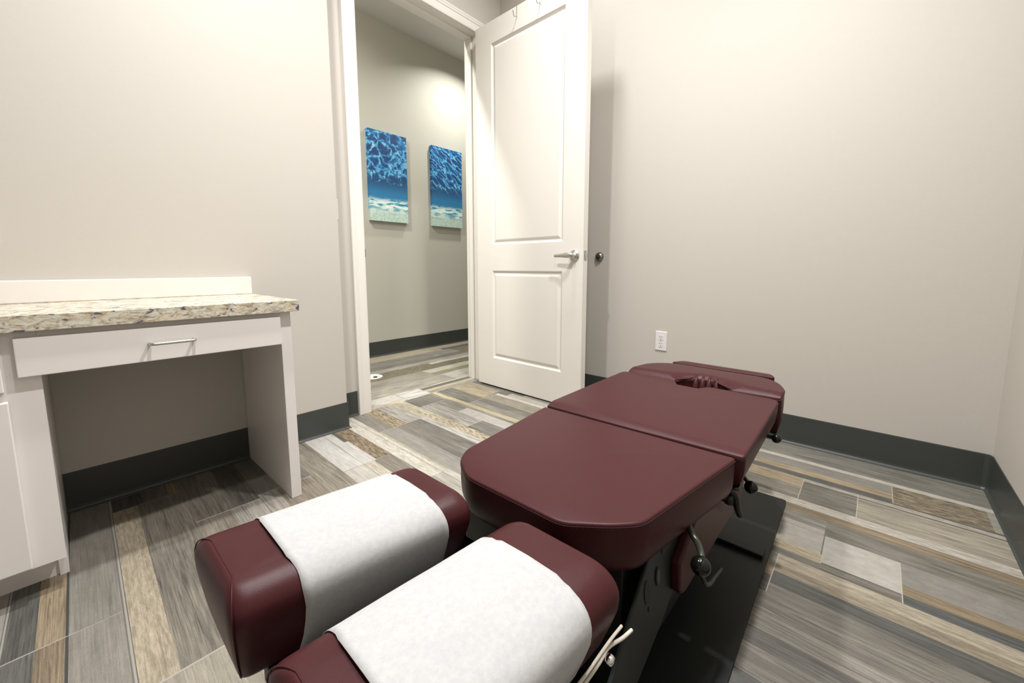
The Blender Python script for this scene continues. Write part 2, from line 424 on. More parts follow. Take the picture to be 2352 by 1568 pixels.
struct('ceiling', bx(WX0-.12, B+.12, Cw-.12, YB, CEIL, CEIL+.1), M['ceil'])
struct('ceiling_hall', bx(-1.3, 4.7, YB, A3+.12, CEIL+.015, CEIL+.1), M['ceil'])

# cove base: profile (out, z), extruded along a path; rounded inner corners
def cove(name, path, mat_=None):
    prof = [(0,0.0),(.013,0),(.0125,.003),(.008,.006),(.0045,.011),(.0032,.02),(.003,.138),(.0022,.1425),(0,.143)]
    bm = bmesh.new(); P = [Vector(p) for p in path]; rings = []
    for i, p in enumerate(P):
        t0 = (p-P[i-1]).normalized() if i else None; t1 = (P[i+1]-p).normalized() if i < len(P)-1 else None
        if t0 is None: t0 = t1
        if t1 is None: t1 = t0
        n0 = Vector((t0.y, -t0.x)); n1 = Vector((t1.y, -t1.x)); n = (n0+n1); n = n/ (n.length**2)*2 if n.length > 0 else n0
        rings.append([bm.verts.new((p.x+n.x*o, p.y+n.y*o, z)) for o, z in prof])
    m = len(prof)
    for R0, R1 in zip(rings, rings[1:]):
        for k in range(m-1): bm.faces.new([R0[k], R1[k], R1[k+1], R0[k+1]])
    bm.faces.new(rings[0]); bm.faces.new(rings[-1][::-1])
    return struct(name, bm, M['base'])
# room interior is to the right-hand side of travel direction
cove('baseboard_left', [(-.0445, A), (.513, A)])
cove('baseboard_left_end', [(.560, A), (X1, A), (X1, A2), (1.107, A2)])
R = .02
cove('baseboard_right', [(2.176, A2), (B, A2), (B, Cw+R), (B-.004, Cw+.006), (B-R, Cw), (WX0, Cw)])
cove('baseboard_hall', [(-1.1, A3), (4.5, A3)])
cove('baseboard_hall_side', [(4.5, YB), (JR+.09, YB)])

# ---------------------------------------------------------------- door frame (jambs, stops, casing)
bm = bmesh.new()
JT = .02
box(bm, JL-JT, JL, A2, YB, 0, DOORH+JT); box(bm, JR, JR+JT, A2, YB, 0, DOORH+JT); box(bm, JL, JR, A2, YB, DOORH, DOORH+JT)
df = struct('door_1', bm, M['white'], bevel=.0015)
bm = bmesh.new()
for a, b in ((JL, JL+.011), (JR-.011, JR)): box(bm, a, b, A2+.05, A2+.088, 0, DOORH)
box(bm, JL+.011, JR-.011, A2+.05, A2+.088, DOORH-.011, DOORH)
obj('door_stop_strip', bm, M['white'], df, bevel=.002)
# casing profile: (across from inner edge, thickness)
cprof = [(0,0),(0,.010),(.004,.0125),(.007,.0105),(.012,.0115),(.046,.014),(.050,.018),(.056,.0185),(.060,.0155),(.066,.019),(.074,.020),(.078,.017),(.078,0)]
def casing(parent, y, sgn, top):
    bm = bmesh.new(); RV = .005
    pts = [((JL-RV, 0), (-1, 0)), ((JL-RV, DOORH+RV), (-1, 1)), ((JR+RV, DOORH+RV), (1, 1)), ((JR+RV, 0), (1, 0))]
    rings = []
    for (x, z), (dx, dz) in pts:
        rings.append([bm.verts.new((x+dx*a, y+sgn*t, z+dz*a)) for a, t in cprof])
    for R0, R1 in zip(rings, rings[1:]):
        for k in range(len(cprof)-1): bm.faces.new([R0[k], R0[k+1], R1[k+1], R1[k]])
    bm.faces.new(rings[0]); bm.faces.new(rings[-1])
    return obj('casing', bm, M['white'], parent)
casing(df, A2, -1, True); casing(df, YB, 1, True)
bm = bmesh.new(); box(bm, JL-.0005, JL+.0012, A2+.004, A2+.045, .908, .966); box(bm, JL-.004, JL+.0015, A2-.006, A2+.004, .915, .958)
sp = obj('strike_plate', bm, M['dmetal'], df); sp['label'] = 'metal strike plate'

# ---------------------------------------------------------------- door leaf
DX, DY, DANG, DW, DT, DZ0, DZ1 = 2.0335, 2.165, .0221, .897, .044, .010, 2.446
door = bpy.data.objects.new('door_2', None); COL.objects.link(door)
door.location = (DX, DY, 0); tag(door, kind='structure')
door['label'] = 'white two panel door standing open against the right wall'
# local frame: s along leaf (toward free edge), n toward camera side (-X), z up
ca, sa = math.cos(DANG), math.sin(DANG)
def D(s, n, z): return (DX - sa*s - ca*n, DY - ca*s + sa*n, z)
bm = bmesh.new()
def ring(s0, s1, z0, z1, n): return [bm.verts.new(D(*q)) for q in ((s0, n, z0), (s1, n, z0), (s1, n, z1), (s0, n, z1))]
def face_with_panels(nsurf, sg, panels):
    ss = sorted({0, DW} | {q for p in panels for q in p[:2]}); zs = sorted({DZ0, DZ1} | {q for p in panels for q in p[2:]})
    for a, b in zip(ss, ss[1:]):
        for c, d in zip(zs, zs[1:]):
            hole = any(p[0] <= (a+b)/2 <= p[1] and p[2] <= (c+d)/2 <= p[3] for p in panels)
            if not hole: bm.faces.new(ring(a, b, c, d, nsurf))
    for s0, s1, z0, z1 in panels:
        prof = [(0, 0), (.004, -.002), (.010, -.0075), (.014, -.009), (.020, -.0085), (.028, -.0045), (.036, -.0022), (.040, -.0022)]
        prev = None
        for d, h in prof:
            r = ring(s0+d, s1-d, z0+d, z1-d, nsurf+sg*h)
            if prev:
                for k in range(4): bm.faces.new([prev[k], prev[(k+1) % 4], r[(k+1) % 4], r[k]])
            prev = r
        bm.faces.new(prev)
panels = [(.150, .752, .213, .832), (.150, .752, 1.008, 2.309)]
face_with_panels(0, 1, panels); face_with_panels(-DT, -1, panels)
for q in ([(0,0,DZ0),(0,-DT,DZ0),(0,-DT,DZ1),(0,0,DZ1)], [(DW,0,DZ0),(DW,-DT,DZ0),(DW,-DT,DZ1),(DW,0,DZ1)],
          [(0,0,DZ1),(DW,0,DZ1),(DW,-DT,DZ1),(0,-DT,DZ1)], [(0,0,DZ0),(DW,0,DZ0),(DW,-DT,DZ0),(0,-DT,DZ0)]):
    bm.faces.new([bm.verts.new(D(*p)) for p in q])
bmesh.ops.remove_doubles(bm, verts=bm.verts, dist=1e-5)
obj('door_leaf', bm, M['white'], door)
# lever handle, both faces
HS, HZ = .838, .9225
for sg, n0 in ((1, 0), (-1, -DT)):
    bm = bmesh.new()
    lathe(bm, [(.033, 0), (.033, .004), (.031, .007), (.020, .011), (.0135, .014), (.0125, .030), (.0125, .040)], D(HS, n0, HZ), Vector(D(0, sg, 0))-Vector(D(0, 0, 0)), 32)
    hd = obj('door_handle', bm, M['nickel'], door, smooth=True)
    bm = bmesh.new()
    P = []; 
    sect = [(-.012, .036, .010, .007), (0, .038, .0145, .010), (.014, .042, .0150, .010), (.032, .045, .0150, .007), (.050, .045, .0125, .005), (.075, .042, .0098, .005), (.108, .040, .0092, .005), (.116, .040, .007, .004)]
    rings = []
    for ds, nn, hz, hn in sect:
        s = HS - ds; zc = HZ + .002 - ds*.02
        rings.append([D(s, n0+sg*(nn+hn*math.cos(t)), zc+hz*math.sin(t)) for t in [2*math.pi*k/14 for k in range(14)]])
    vr = skin_rings(bm, rings); bm.faces.new(vr[-1][::-1])
    obj('lever', bm, M['nickel'], hd, smooth=True)
bm = bmesh.new()
def dbox(bm, s0, s1, n0, n1, z0, z1):
    vs = [bm.verts.new(D(s, n, z)) for z in (z0, z1) for s, n in ((s0, n0), (s1, n0), (s1, n1), (s0, n1))]
    for f in ((0,3,2,1),(4,5,6,7),(0,1,5,4),(1,2,6,5),(2,3,7,6),(3,0,4,7)): bm.faces.new([vs[i] for i in f])
dbox(bm, DW-.001, DW+.0012, -.034, -.009, .894, .951)
lp = obj('latch_plate', bm, M['nickel'], door, bevel=.0005)
bm = bmesh.new(); dbox(bm, DW, DW+.010, -.030, -.014, .913, .932)
obj('latch_bolt', bm, M['chrome'], lp, bevel=.002)
for z in (.28, 1.25, 2.2):
    bm = bmesh.new(); tube(bm, [(DX+DT+.004, DY+.004, z-.05), (DX+DT+.004, DY+.004, z+.05)], .006, 12)
    obj('hinge', bm, M['nickel'], door, smooth=True)

# over-door hooks
def hook(s, label):
    e = empty('over_door_hook', D(s, 0, DZ1), label, 'hook', 'wire hooks over the top of the door')
    bm = bmesh.new()
    zt = DZ1+.003
    tube(bm, [D(s, -DT-.003, zt-.04), D(s, -DT-.003, zt), D(s, .003, zt), D(s, .003, zt-.066)], .0017, 8)
    obj('hanger_strip', bm, M['nickel'], e)
    bm = bmesh.new()
    pts = [D(s, .003, zt-.060)] + [D(s+.0*i, .003+.016*math.sin(t)+.012*(1-math.cos(t)), zt-.064-.012*math.sin(t)) for i, t in enumerate([.4, .9, 1.5])] + [D(s, .034, zt-.064), D(s, .040, zt-.046)]
    tube(bm, pts, .0018, 8)
    obj('hook_wire', bm, M['dmetal'], e)
hook(.385, 'thin wire hook over the door top, nearer the hinges')
hook(.568, 'thin wire hook over the door top, nearer the handle side')

# wall bumper
e = empty('door_bumper', (B, 1.340, .922), 'round metal wall bumper with black rubber centre behind the door handle', 'door stop')
bm = bmesh.new(); lathe(bm, [(.029, 0), (.029, .003), (.0275, .009), (.023, .016), (.016, .021), (.0135, .022), (.0125, .017), (0, .016)], (B, 1.340, .922), (-1, 0, 0), 36)
obj('dome', bm, M['dmetal'], e, smooth=True)
bm = bmesh.new(); lathe(bm, [(.0115, .012), (.0115, .024), (.008, .027), (0, .0275)], (B, 1.340, .922), (-1, 0, 0), 24)
obj('rubber_pad', bm, M['rubber'], e, smooth=True)

# ---------------------------------------------------------------- outlets and switch
def plate(name, org, u, nrm, w, h, label, cat, kind):
    org, u, nrm = Vector(org), Vector(u), Vector(nrm); Z = Vector((0, 0, 1))
    e = empty(name, org, label, cat)
    def Q(a, b, c): return org + u*a + Z*b + nrm*c
    def qbox(bm, a0, a1, b0, b1, c0, c1, ins=0):
        vs = [bm.verts.new(Q(a, b, c)) for c, k in ((c0, 0), (c1, ins)) for a, b in ((a0+k, b0+k), (a1-k, b0+k), (a1-k, b1-k), (a0+k, b1-k))]
        for f in ((0,3,2,1),(4,5,6,7),(0,1,5,4),(1,2,6,5),(2,3,7,6),(3,0,4,7)): bm.faces.new([vs[i] for i in f])
    bm = bmesh.new(); qbox(bm, -w/2, w/2, -h/2, h/2, 0, .0055, .002)
    obj('cover_plate', bm, M['plate'], e, bevel=.001)
    if kind == 'outlet':
        for s in (1, -1):
            zc = s*.0195; bm = bmesh.new()
            pts = [(x, zc+y) for x, y in arc((0, 0), .0172, .75, math.pi-.75, 8)] + [(x, zc+y) for x, y in arc((0, 0), .0172, math.pi+.75, 2*math.pi-.75, 8)]
            lo = [bm.verts.new(Q(x, y, .005)) for x, y in pts]; hi = [bm.verts.new(Q(x, y, .0075)) for x, y in pts]
            bm.faces.new(lo); bm.faces.new(hi[::-1])
            for i in range(len(pts)): bm.faces.new([lo[i], lo[(i+1) % len(pts)], hi[(i+1) % len(pts)], hi[i]])
            rc = obj('receptacle', bm, M['plate'], e)
            bm = bmesh.new()
            qbox(bm, -.0075, -.0050, zc+.002, zc+.0105, .007, .0078); qbox(bm, .0050, .0072, zc+.003, zc+.0100, .007, .0078)
            lathe(bm, [(.0027, .007), (.0027, .0078), (0, .0078)], Q(0, zc-.0075, 0), nrm, 12)
            obj('slot', bm, M['slot'], rc)
        bm = bmesh.new(); lathe(bm, [(.003, .005), (.003, .0064), (0, .0066)], Q(0, 0, 0), nrm, 12); obj('screw', bm, M['nickel'], e)
    else:
        bm = bmesh.new(); qbox(bm, -.0165, .0165, -.033, .033, .005, .0085, .001); obj('rocker', bm, M['plate'], e, bevel=.001)
    return e
plate('wall_outlet', (B, .9186, .428), (0, -1, 0), (-1, 0, 0), .069, .114, 'white duplex electrical outlet low on the right wall', 'outlet', 'outlet')
plate('light_switch', (1.013, A2, 1.165), (1, 0, 0), (0, -1, 0), .068, .112, 'white light switch plate beside the door frame, half hidden by the wall corner', 'light switch', 'switch')
plate('wall_outlet', (-.140, A, .988), (1, 0, 0), (0, -1, 0), .070, .114, 'white outlet plate on the wall above the worktop, at the left photo edge', 'outlet', 'outlet')

# ---------------------------------------------------------------- desk, cabinet, worktop
PF = 1.5676
WT0, WT1, WF = .7014, .7412, 1.538
wt = obj('worktop', bx(WX0+.001, .570, WF, A-.001, WT0, WT1), M['granite'], bevel=.0012)
tag(wt, 'granite-look laminate worktop over the drawer desk and cabinet', 'worktop')
obj('backsplash', bx(WX0+.001, .567, A-.022, A-.001, WT1, .8151), M['white'], wt, bevel=.003)['label'] = 'plain white painted backsplash'

desk = empty('desk', (.22, 1.8, 0), 'white built-in desk with one wide drawer and open knee space', 'desk')
PL, PR = .514, .549
obj('side_panel', bx(PL, PR, PF, A-.004, .0, WT0-.0005), M['cab'], desk, bevel=.0015)
obj('drawer_rail', bx(-.0455, PL, PF, PF+.02, .668, WT0-.0005), M['cab'], desk, bevel=.001)
bm = bmesh.new(); box(bm, -.044, PL, PF+.02, A-.03, .60, .612); box(bm, -.044, -.032, PF+.02, A-.03, .612, .69); box(bm, PL-.012, PL, PF+.02, A-.03, .612, .69)
obj('drawer_box', bm, M['cab'], desk)
dr = obj('drawer', bx(-.083, .509, PF-.0205, PF-.0005, .588, .6858), M['cab'], desk, bevel=.002)
def pull(parent, x0, x1, y, z):
    bm = bmesh.new(); r = .008; so = .030
    pts = [(x0, y, z)] + [(x0, y-so+r, z)] + [(x0+r-r*math.cos(t), y-so+r-r*math.sin(t), z) for t in (.5, 1.0)] + [(x0+r, y-so, z), (x1-r, y-so, z)] + \
          [(x1-r+r*math.sin(t), y-so+r-r*math.cos(t), z) for t in (.55, 1.05)] + [(x1, y-so+r, z), (x1, y, z)]
    tube(bm, pts, .0042, 12)
    return obj('pull', bm, M['nickel'], parent, smooth=True)
pull(dr, .163, .264, PF-.0205, .640)

cab = empty('base_cabinet', (-.5, 1.8, 0), 'white base cabinet with drawer and door at the left photo edge, toe kick below', 'cabinet')
CRX = -.046; CL = WX0+.002
bm = bmesh.new()
box(bm, CRX-.018, CRX, PF+.0, A-.004, .088, WT0-.0005)       # side, upper
box(bm, CRX-.018, CRX, 1.648, A-.004, .0, .088)               # side foot behind toe space
box(bm, CL, CRX-.018, PF+.02, A-.004, .088, .10); box(bm, CL, CRX-.018, A-.014, A-.004, .10, WT0-.0005); box(bm, CL, CL+.018, PF+.02, A-.014, .1, WT0-.0005)
obj('carcass', bm, M['cab'], cab)
bm = bmesh.new()
box(bm, CRX-.07, CRX+.0005, PF-.0003, PF+.019, .086, WT0-.0005)
box(bm, CL, CRX-.07, PF-.0003, PF+.019, .66, WT0-.0005); box(bm, CL, CRX-.07, PF-.0003, PF+.019, .53, .575); box(bm, CL, CRX-.07, PF-.0003, PF+.019, .086, .12)
box(bm, CL, CL+.04, PF-.0003, PF+.019, .12, .53)
obj('face_frame', bm, M['cab'], cab)
obj('toe_kick', bx(CL, CRX-.018, 1.655, 1.667, 0, .088), M['cab'], cab)
obj('door', bx(-.55, -.103, PF-.0205, PF-.0008, .096, .532), M['cab'], cab, bevel=.0025)
d2 = obj('drawer', bx(-.55, -.106, PF-.0205, PF-.0008, .556, .6858), M['cab'], cab, bevel=.0025)
pull(d2, -.38, -.28, PF-.0205, .622)
obj('door', bx(-1.05, -.562, PF-.0205, PF-.0008, .096, .532), M['cab'], cab, bevel=.0025)
obj('drawer', bx(-1.05, -.562, PF-.0205, PF-.0008, .556, .6858), M['cab'], cab, bevel=.0025)

# ---------------------------------------------------------------- pictures in the hall
def sea_mat(name, seed, stretch, rot, vs_=17):
    m, nt, b, N, L = newmat(name)
    tc = N.new('ShaderNodeTexCoord')
    sx = N.new('ShaderNodeSeparateXYZ'); L.new(tc.outputs['Generated'], sx.inputs[0])
    def mp(scale, r=0):
        n = N.new('ShaderNodeMapping'); n.inputs['Scale'].default_value = scale; n.inputs['Rotation'].default_value = (0, r, 0); n.inputs['Location'].default_value = (seed, 0, seed*.7); n.vector_type = 'TEXTURE' if r else 'POINT'
        L.new(tc.outputs['Object'], n.inputs['Vector']); return n
    def ramp(src, stops):
        r = N.new('ShaderNodeValToRGB'); cr = r.color_ramp
        while len(cr.elements) < len(stops): cr.elements.new(.5)
        for e, (p, c) in zip(cr.elements, stops): e.position = p; e.color = (*c, 1)
        L.new(src, r.inputs[0]); return r
    def mr(src, a, b_, c=0, d=1):
        n = N.new('ShaderNodeMapRange'); n.inputs['From Min'].default_value = a; n.inputs['From Max'].default_value = b_
        n.inputs['To Min'].default_value = c; n.inputs['To Max'].default_value = d; L.new(src, n.inputs['Value']); return n
    def mix(f, a, b_):
        n = N.new('ShaderNodeMix'); n.data_type = 'RGBA'
        L.new(f, n.inputs['Factor'])
        for k, v in (('A', a), ('B', b_)):
            if isinstance(v, tuple): n.inputs[k].default_value = (*v, 1)
            else: L.new(v, n.inputs[k])
        return n.outputs['Result']
    # rippled surface, seen from below
    warp = N.new('ShaderNodeTexNoise'); warp.inputs['Scale'].default_value = 9; warp.inputs['Detail'].default_value = 3; L.new(mp((1, 1, 1)).outputs[0], warp.inputs['Vector'])
    add = N.new('ShaderNodeVectorMath'); add.operation = 'ADD'
    scl = N.new('ShaderNodeVectorMath'); scl.operation = 'SCALE'; scl.inputs['Scale'].default_value = .14; L.new(warp.outputs['Color'], scl.inputs[0])
    L.new(mp(stretch, rot).outputs[0], add.inputs[0]); L.new(scl.outputs[0], add.inputs[1])
    vo = N.new('ShaderNodeTexVoronoi'); vo.feature = 'DISTANCE_TO_EDGE'; vo.inputs['Scale'].default_value = vs_; L.new(add.outputs[0], vo.inputs['Vector'])
    no = N.new('ShaderNodeTexNoise'); no.inputs['Scale'].default_value = 38; no.inputs['Detail'].default_value = 6; no.inputs['Roughness'].default_value = .65; L.new(add.outputs[0], no.inputs['Vector'])
    k = N.new('ShaderNodeMath'); k.operation = 'SUBTRACT'; L.new(no.outputs['Fac'], k.inputs[0])
    v2 = mr(vo.outputs['Distance'], 0, .22, -.13, .13); L.new(v2.outputs[0], k.inputs[1])
    surf = ramp(k.outputs[0], [(.36, (.008, .045, .14)), (.48, (.012, .10, .32)), (.56, (.03, .23, .52)), (.66, (.14, .48, .64)), (.80, (.52, .72, .72))])
    deep = ramp(sx.outputs['Z'], [(.24, (.02, .19, .38)), (.33, (.02, .17, .36)), (.44, (.012, .075, .20)), (.5, (.012, .06, .17))])
    jag = N.new('ShaderNodeMath'); jag.operation = 'MULTIPLY_ADD'; jag.inputs[1].default_value = .28; L.new(no.outputs['Fac'], jag.inputs[0]); L.new(sx.outputs['Z'], jag.inputs[2])
    up = mix(mr(jag.outputs[0], .58, .68).outputs[0], deep.outputs[0], surf.outputs[0])
    # sand with light ripples
    sd = N.new('ShaderNodeTexNoise'); sd.inputs['Scale'].default_value = 9; sd.inputs['Detail'].default_value = 3; sd.inputs['Distortion'].default_value = .6; L.new(mp((1, 1, 4.5)).outputs[0], sd.inputs['Vector'])
    sp_ = N.new('ShaderNodeTexNoise'); sp_.inputs['Scale'].default_value = 150; sp_.inputs['Detail'].default_value = 3; L.new(mp((1, 1, 1)).outputs[0], sp_.inputs['Vector'])
    rip = ramp(sd.outputs['Fac'], [(.38, (.03, .20, .34)), (.46, (.16, .42, .50)), (.53, (.62, .76, .74)), (.7, (.80, .86, .80))])
    sand = ramp(sp_.outputs['Fac'], [(.3, (.26, .40, .36)), (.5, (.48, .62, .55)), (.7, (.66, .76, .68))])
    low = mix(mr(sx.outputs['Z'], .08, .17).outputs[0], sand.outputs[0], rip.outputs[0])
    j2 = N.new('ShaderNodeMath'); j2.operation = 'MULTIPLY_ADD'; j2.inputs[1].default_value = .10; L.new(sd.outputs['Fac'], j2.inputs[0]); L.new(sx.outputs['Z'], j2.inputs[2])
    fin = mix(mr(j2.outputs[0], .285, .325).outputs[0], low, up)
    L.new(fin, b.inputs['Base Color']); b.inputs['Roughness'].default_value = .55
    return m
def canvas(x0, x1, m, label):
    o = obj('canvas_print', bx(x0, x1, A3-.038, A3-.0003, 1.284, 2.0966), m, bevel=.0015)
    tag(o, label, 'picture', 'underwater sea canvases on the hallway wall')
canvas(1.970, 2.372, sea_mat('sea_print_bubbly', 1.3, (1, 1, 1.1), 0, 11), 'blue underwater canvas with round ripples, left one of two in the hallway')
canvas(2.672, 3.076, sea_mat('sea_print_streaky', 5.1, (2.0, 1, .45), .62, 13), 'blue underwater canvas with slanting wave streaks, next to the open door')

# floor outlet cover in the hall
e = empty('floor_cover', (1.585, 2.90, 0), 'white round floor cover with a dark centre on the hallway tiles', 'floor outlet cover')
bm = bmesh.new(); lathe(bm, [(.075, .0005), (.075, .003), (.068, .006), (0, .006)], (1.585, 2.90, 0), (0, 0, 1), 32); obj('ring', bm, M['plate'], e)
bm = bmesh.new(); lathe(bm, [(.016, .006), (.016, .010), (0, .011)], (1.585, 2.86, 0), (0, 0, 1), 20); obj('cap', bm, M['slot'], e)

# ---------------------------------------------------------------- treatment table
TB = empty('chiropractic_table', (1.0, .45, 0), 'burgundy vinyl chiropractic treatment table on a black steel base', 'treatment table')

def cushion(name, outline, rad, zb, zt, crown=.006, edge=None, taper=.010, ripple=None, seam=True, step=.010, bulge=.002, drop=None):
    P = round_poly(outline, rad, step); Nn = normals2(P); n = len(P)
    c = Vector((sum(p.x for p in P)/n, sum(p.y for p in P)/n))
    H = zt-zb
    def ed(i): return edge(P[i], Nn[i]) if edge else (.006, .005)
    rings = []
    def rg(fn):
        rings.append([(*(P[i] - Nn[i]*fn(i)[0]), fn(i)[1]) for i in range(n)])
    rg(lambda i: (.030+taper, zb+.004)); rg(lambda i: (.012+taper, zb)); rg(lambda i: (.004+taper, zb+.003)); rg(lambda i: (taper, zb+.012))
    for f in (.3, .5, .7):
        rg(lambda i: (taper*(1-f)**1.3 - bulge*math.sin(math.pi*f), zb + (H-.012)*f))
    for t in range(0, 7):
        a = t/6*math.pi/2
        def fn(i):
            rh, rv = ed(i); x = rh*(1-math.cos(a)); z = zt - rv + rv*math.sin(a)
            if seam and t == 0: x -= 0
            if ripple: z += ripple(P[i], 1-t/6)
            return (x, z)
        rg(fn)
    rmax = max(ed(i)[0] for i in range(n))
    last = rings[-1]
    for s in (.985, .97, .955, .94, .92, .9, .87, .83, .78, .7, .55, .35, .15):
        rings.append([(c.x+(x-c.x)*s, c.y+(y-c.y)*s, z + crown*(1-s*s)) for x, y, z in last])
    dz = drop or (lambda x, y: 0)
    rings = [[(x, y, zb+(z-zb)*(H-dz(x, y))/H) for x, y, z in r] for r in rings]
    bm = bmesh.new(); vr = skin_rings(bm, rings)
    cv = bm.verts.new((c.x, c.y, zt+crown))
    for k in range(n): bm.faces.new([vr[-1][k], vr[-1][(k+1) % n], cv])
    o = obj(name, bm, M['vinyl'], TB, smooth=True)
    if seam:
        bm = bmesh.new(); pts = []
        for i in range(n):
            rh, rv = ed(i); q = P[i] - Nn[i]*(-.0004); pts.append((q.x, q.y, zt-rv-.001-dz(q.x, q.y)))
        pts.append(pts[0]); tube(bm, pts, .0009, 6, cap=False)
        # stitches just under the seam
        acc = 0
        for i in range(n):
            a, b = P[i], P[(i+1) % n]; L_ = (b-a).length
            acc += L_
            if Nn[i].x < .5:
                m = max(1, int(L_/.006))
                for j in range(m):
                    q = a + (b-a)*(j+.5)/m + Nn[i]*.0006; rh, rv = ed(i); d = (b-a).normalized()*.0014
                    tube(bm, [(q.x-d.x, q.y-d.y, zt-rv-.0045-dz(q.x, q.y)), (q.x+d.x, q.y+d.y, zt-rv-.0040-dz(q.x, q.y))], .0006, 4)
        obj('seam', bm, M['seam'], o)
    return o

# main sections (outlines in plan)
s1 = [(.936,.196),(.590,.250),(.550,.288),(.507,.350),(.505,.576),(.537,.634),(.578,.663),(.922,.702)]
def near_drop(x0, D, W):
    return lambda x, y: D*max(0, 1-max(0, x-x0)/W)**2
cushion('abdominal_cushion', s1, [.010,.020,.020,.020,.020,.020,.020,.010], .360, .451, crown=.004, taper=.006,
        edge=lambda p, nn: (.005, .0045), drop=near_drop(.505, .003, .05))
s2 = [(.947,.182),(1.428,.194),(1.433,.400),(1.389,.420),(1.391,.488),(1.444,.516),(1.438,.712),(.938,.708)]
cushion('chest_cushion', s2, [.010,.03,.020,.008,.008,.010,.03,.010], .372, .457, crown=.003, taper=.010,
        edge=lambda p, nn: (.005, .005), drop=near_drop(.945, .007, .03))
notch = [(1.449,.338),(1.478,.350),(1.505,.385),(1.512,.425),(1.506,.468),(1.480,.502),(1.449,.515)]
s3 = [(1.452,.192)] + notch + [(1.446,.702),(1.59,.675),(1.652,.60),(1.648,.27),(1.60,.222),(1.52,.192)]
def rip3(p, k):
    if 1.452 < p.x < 1.52 and .33 < p.y < .52: return -.006*k*math.sin((p.y-.33)*110)
    return 0
def dr3(x, y):
    a = max(0, 1-max(0, x-1.450)/.038)**2*.016
    d = math.hypot((x-1.452)/.062, (y-.427)/.098)
    b = .014*max(0, 1-max(0, d-.93)/.5)**2 if d < 1.43 else 0
    return max(a, b)
cushion('end_cushion', s3, [.008,.012,.03,.03,.02,.03,.03,.012,.02,.05,.06,.06,.05,.04], .335, .468, crown=.003, taper=.006,
        edge=lambda p, nn: (.005, .005), ripple=rip3, drop=dr3)
s4 = [(1.668,.245),(1.715,.262),(1.722,.585),(1.668,.612)]
cushion('foot_roll', s4, [.01,.02,.02,.01], .37, .468, crown=.002, seam=False)

# gathered folds in the face notch
bm = bmesh.new()
for k, (y, x) in enumerate([(.392,1.503),(.418,1.508),(.440,1.509),(.462,1.505)]):
    tube(bm, [(x-.016, y, .385), (x-.004, y, .425), (x+.004, y+.001, .450), (x+.016, y+.002, .4665)], .009, 10, rad=[.011,.012,.009,.003])
obj('gathered_fold', bm, M['vinyl'], TB, smooth=True)

# head cushions: barrel-topped, narrowing toward the bottom
def head_profile(w, zt, zb):
    """half section points (inset y, z) bottom to top"""
    pts = [(.056, zb), (.046, zb+.002), (.037, zb+.012), (.020, zb+.045), (.009, zb+.075), (.001, zb+.100), (0, zt-.042)]
    rh, rv = .046, .036
    for t in range(1, 9):
        a = t/8*math.pi/2; pts.append((rh*(1-math.cos(a)), zt-.004-rv+rv*math.sin(a)))
    return pts
def head_cushion(x0, x1, yc0, yc1, w, zt, zb, label):
    """x0 near end, x1 far end; yc0/yc1 centre lines"""
    L_ = x1-x0; prof = head_profile(w, zt, zb)
    base = round_poly([(0,-w/2),(L_,-w/2),(L_,w/2),(0,w/2)], [.020,.028,.028,.020], .012)
    rings = []
    for j, (ins, z) in enumerate(prof):
        ky = (w/2-ins)/(w/2); insx = ins*.35 if z < zt-.04 else ins*.33; kx = (L_/2-insx)/(L_/2)
        r = []
        for p in base:
            x = L_/2 + (p.x-L_/2)*kx; y = p.y*ky; t = x/L_
            r.append((x0+x, yc0+(yc1-yc0)*t+y, z))
        rings.append(r)
    last = rings[-1]; cx = (x0+x1)/2; cy = (yc0+yc1)/2
    for s in (.9, .75, .55, .3):
        rings.append([(cx+(x-cx)*s, cy+(y-cy)*s, z+.005*(1-s*s)) for x, y, z in last])
    bm = bmesh.new(); vr = skin_rings(bm, rings); cv = bm.verts.new((cx, cy, zt+.0015)); n = len(base)
    for k in range(n): bm.faces.new([vr[-1][k], vr[-1][(k+1) % n], cv])
    o = obj('headrest_cushion', bm, M['vinyl'], TB, smooth=True); o['label'] = label
    # end seam on near end
    bm = bmesh.new(); pts = []
    for s in (-1, 1):
        col_ = [(ins, z) for ins, z in prof]
        seq = [(x0+.003+ins*.3, yc0+s*(w/2-ins-.004), z) for ins, z in col_]
        pts += seq if s < 0 else seq[::-1]
    tube(bm, pts, .0011, 6)
    obj('seam', bm, M['vinyl'], o, smooth=True)
    return prof
HT, HB = .462, .308
C1 = (.102, .458, .650, .602, .206); C2 = (.108, .472, .348, .323, .208)
prof = head_cushion(C1[0], C1[1], C1[2], C1[3], C1[4], HT, HB, 'burgundy headrest cushion on the desk side')
head_cushion(C2[0], C2[1], C2[2], C2[3], C2[4], HT, HB, 'burgundy headrest cushion closest to the camera')

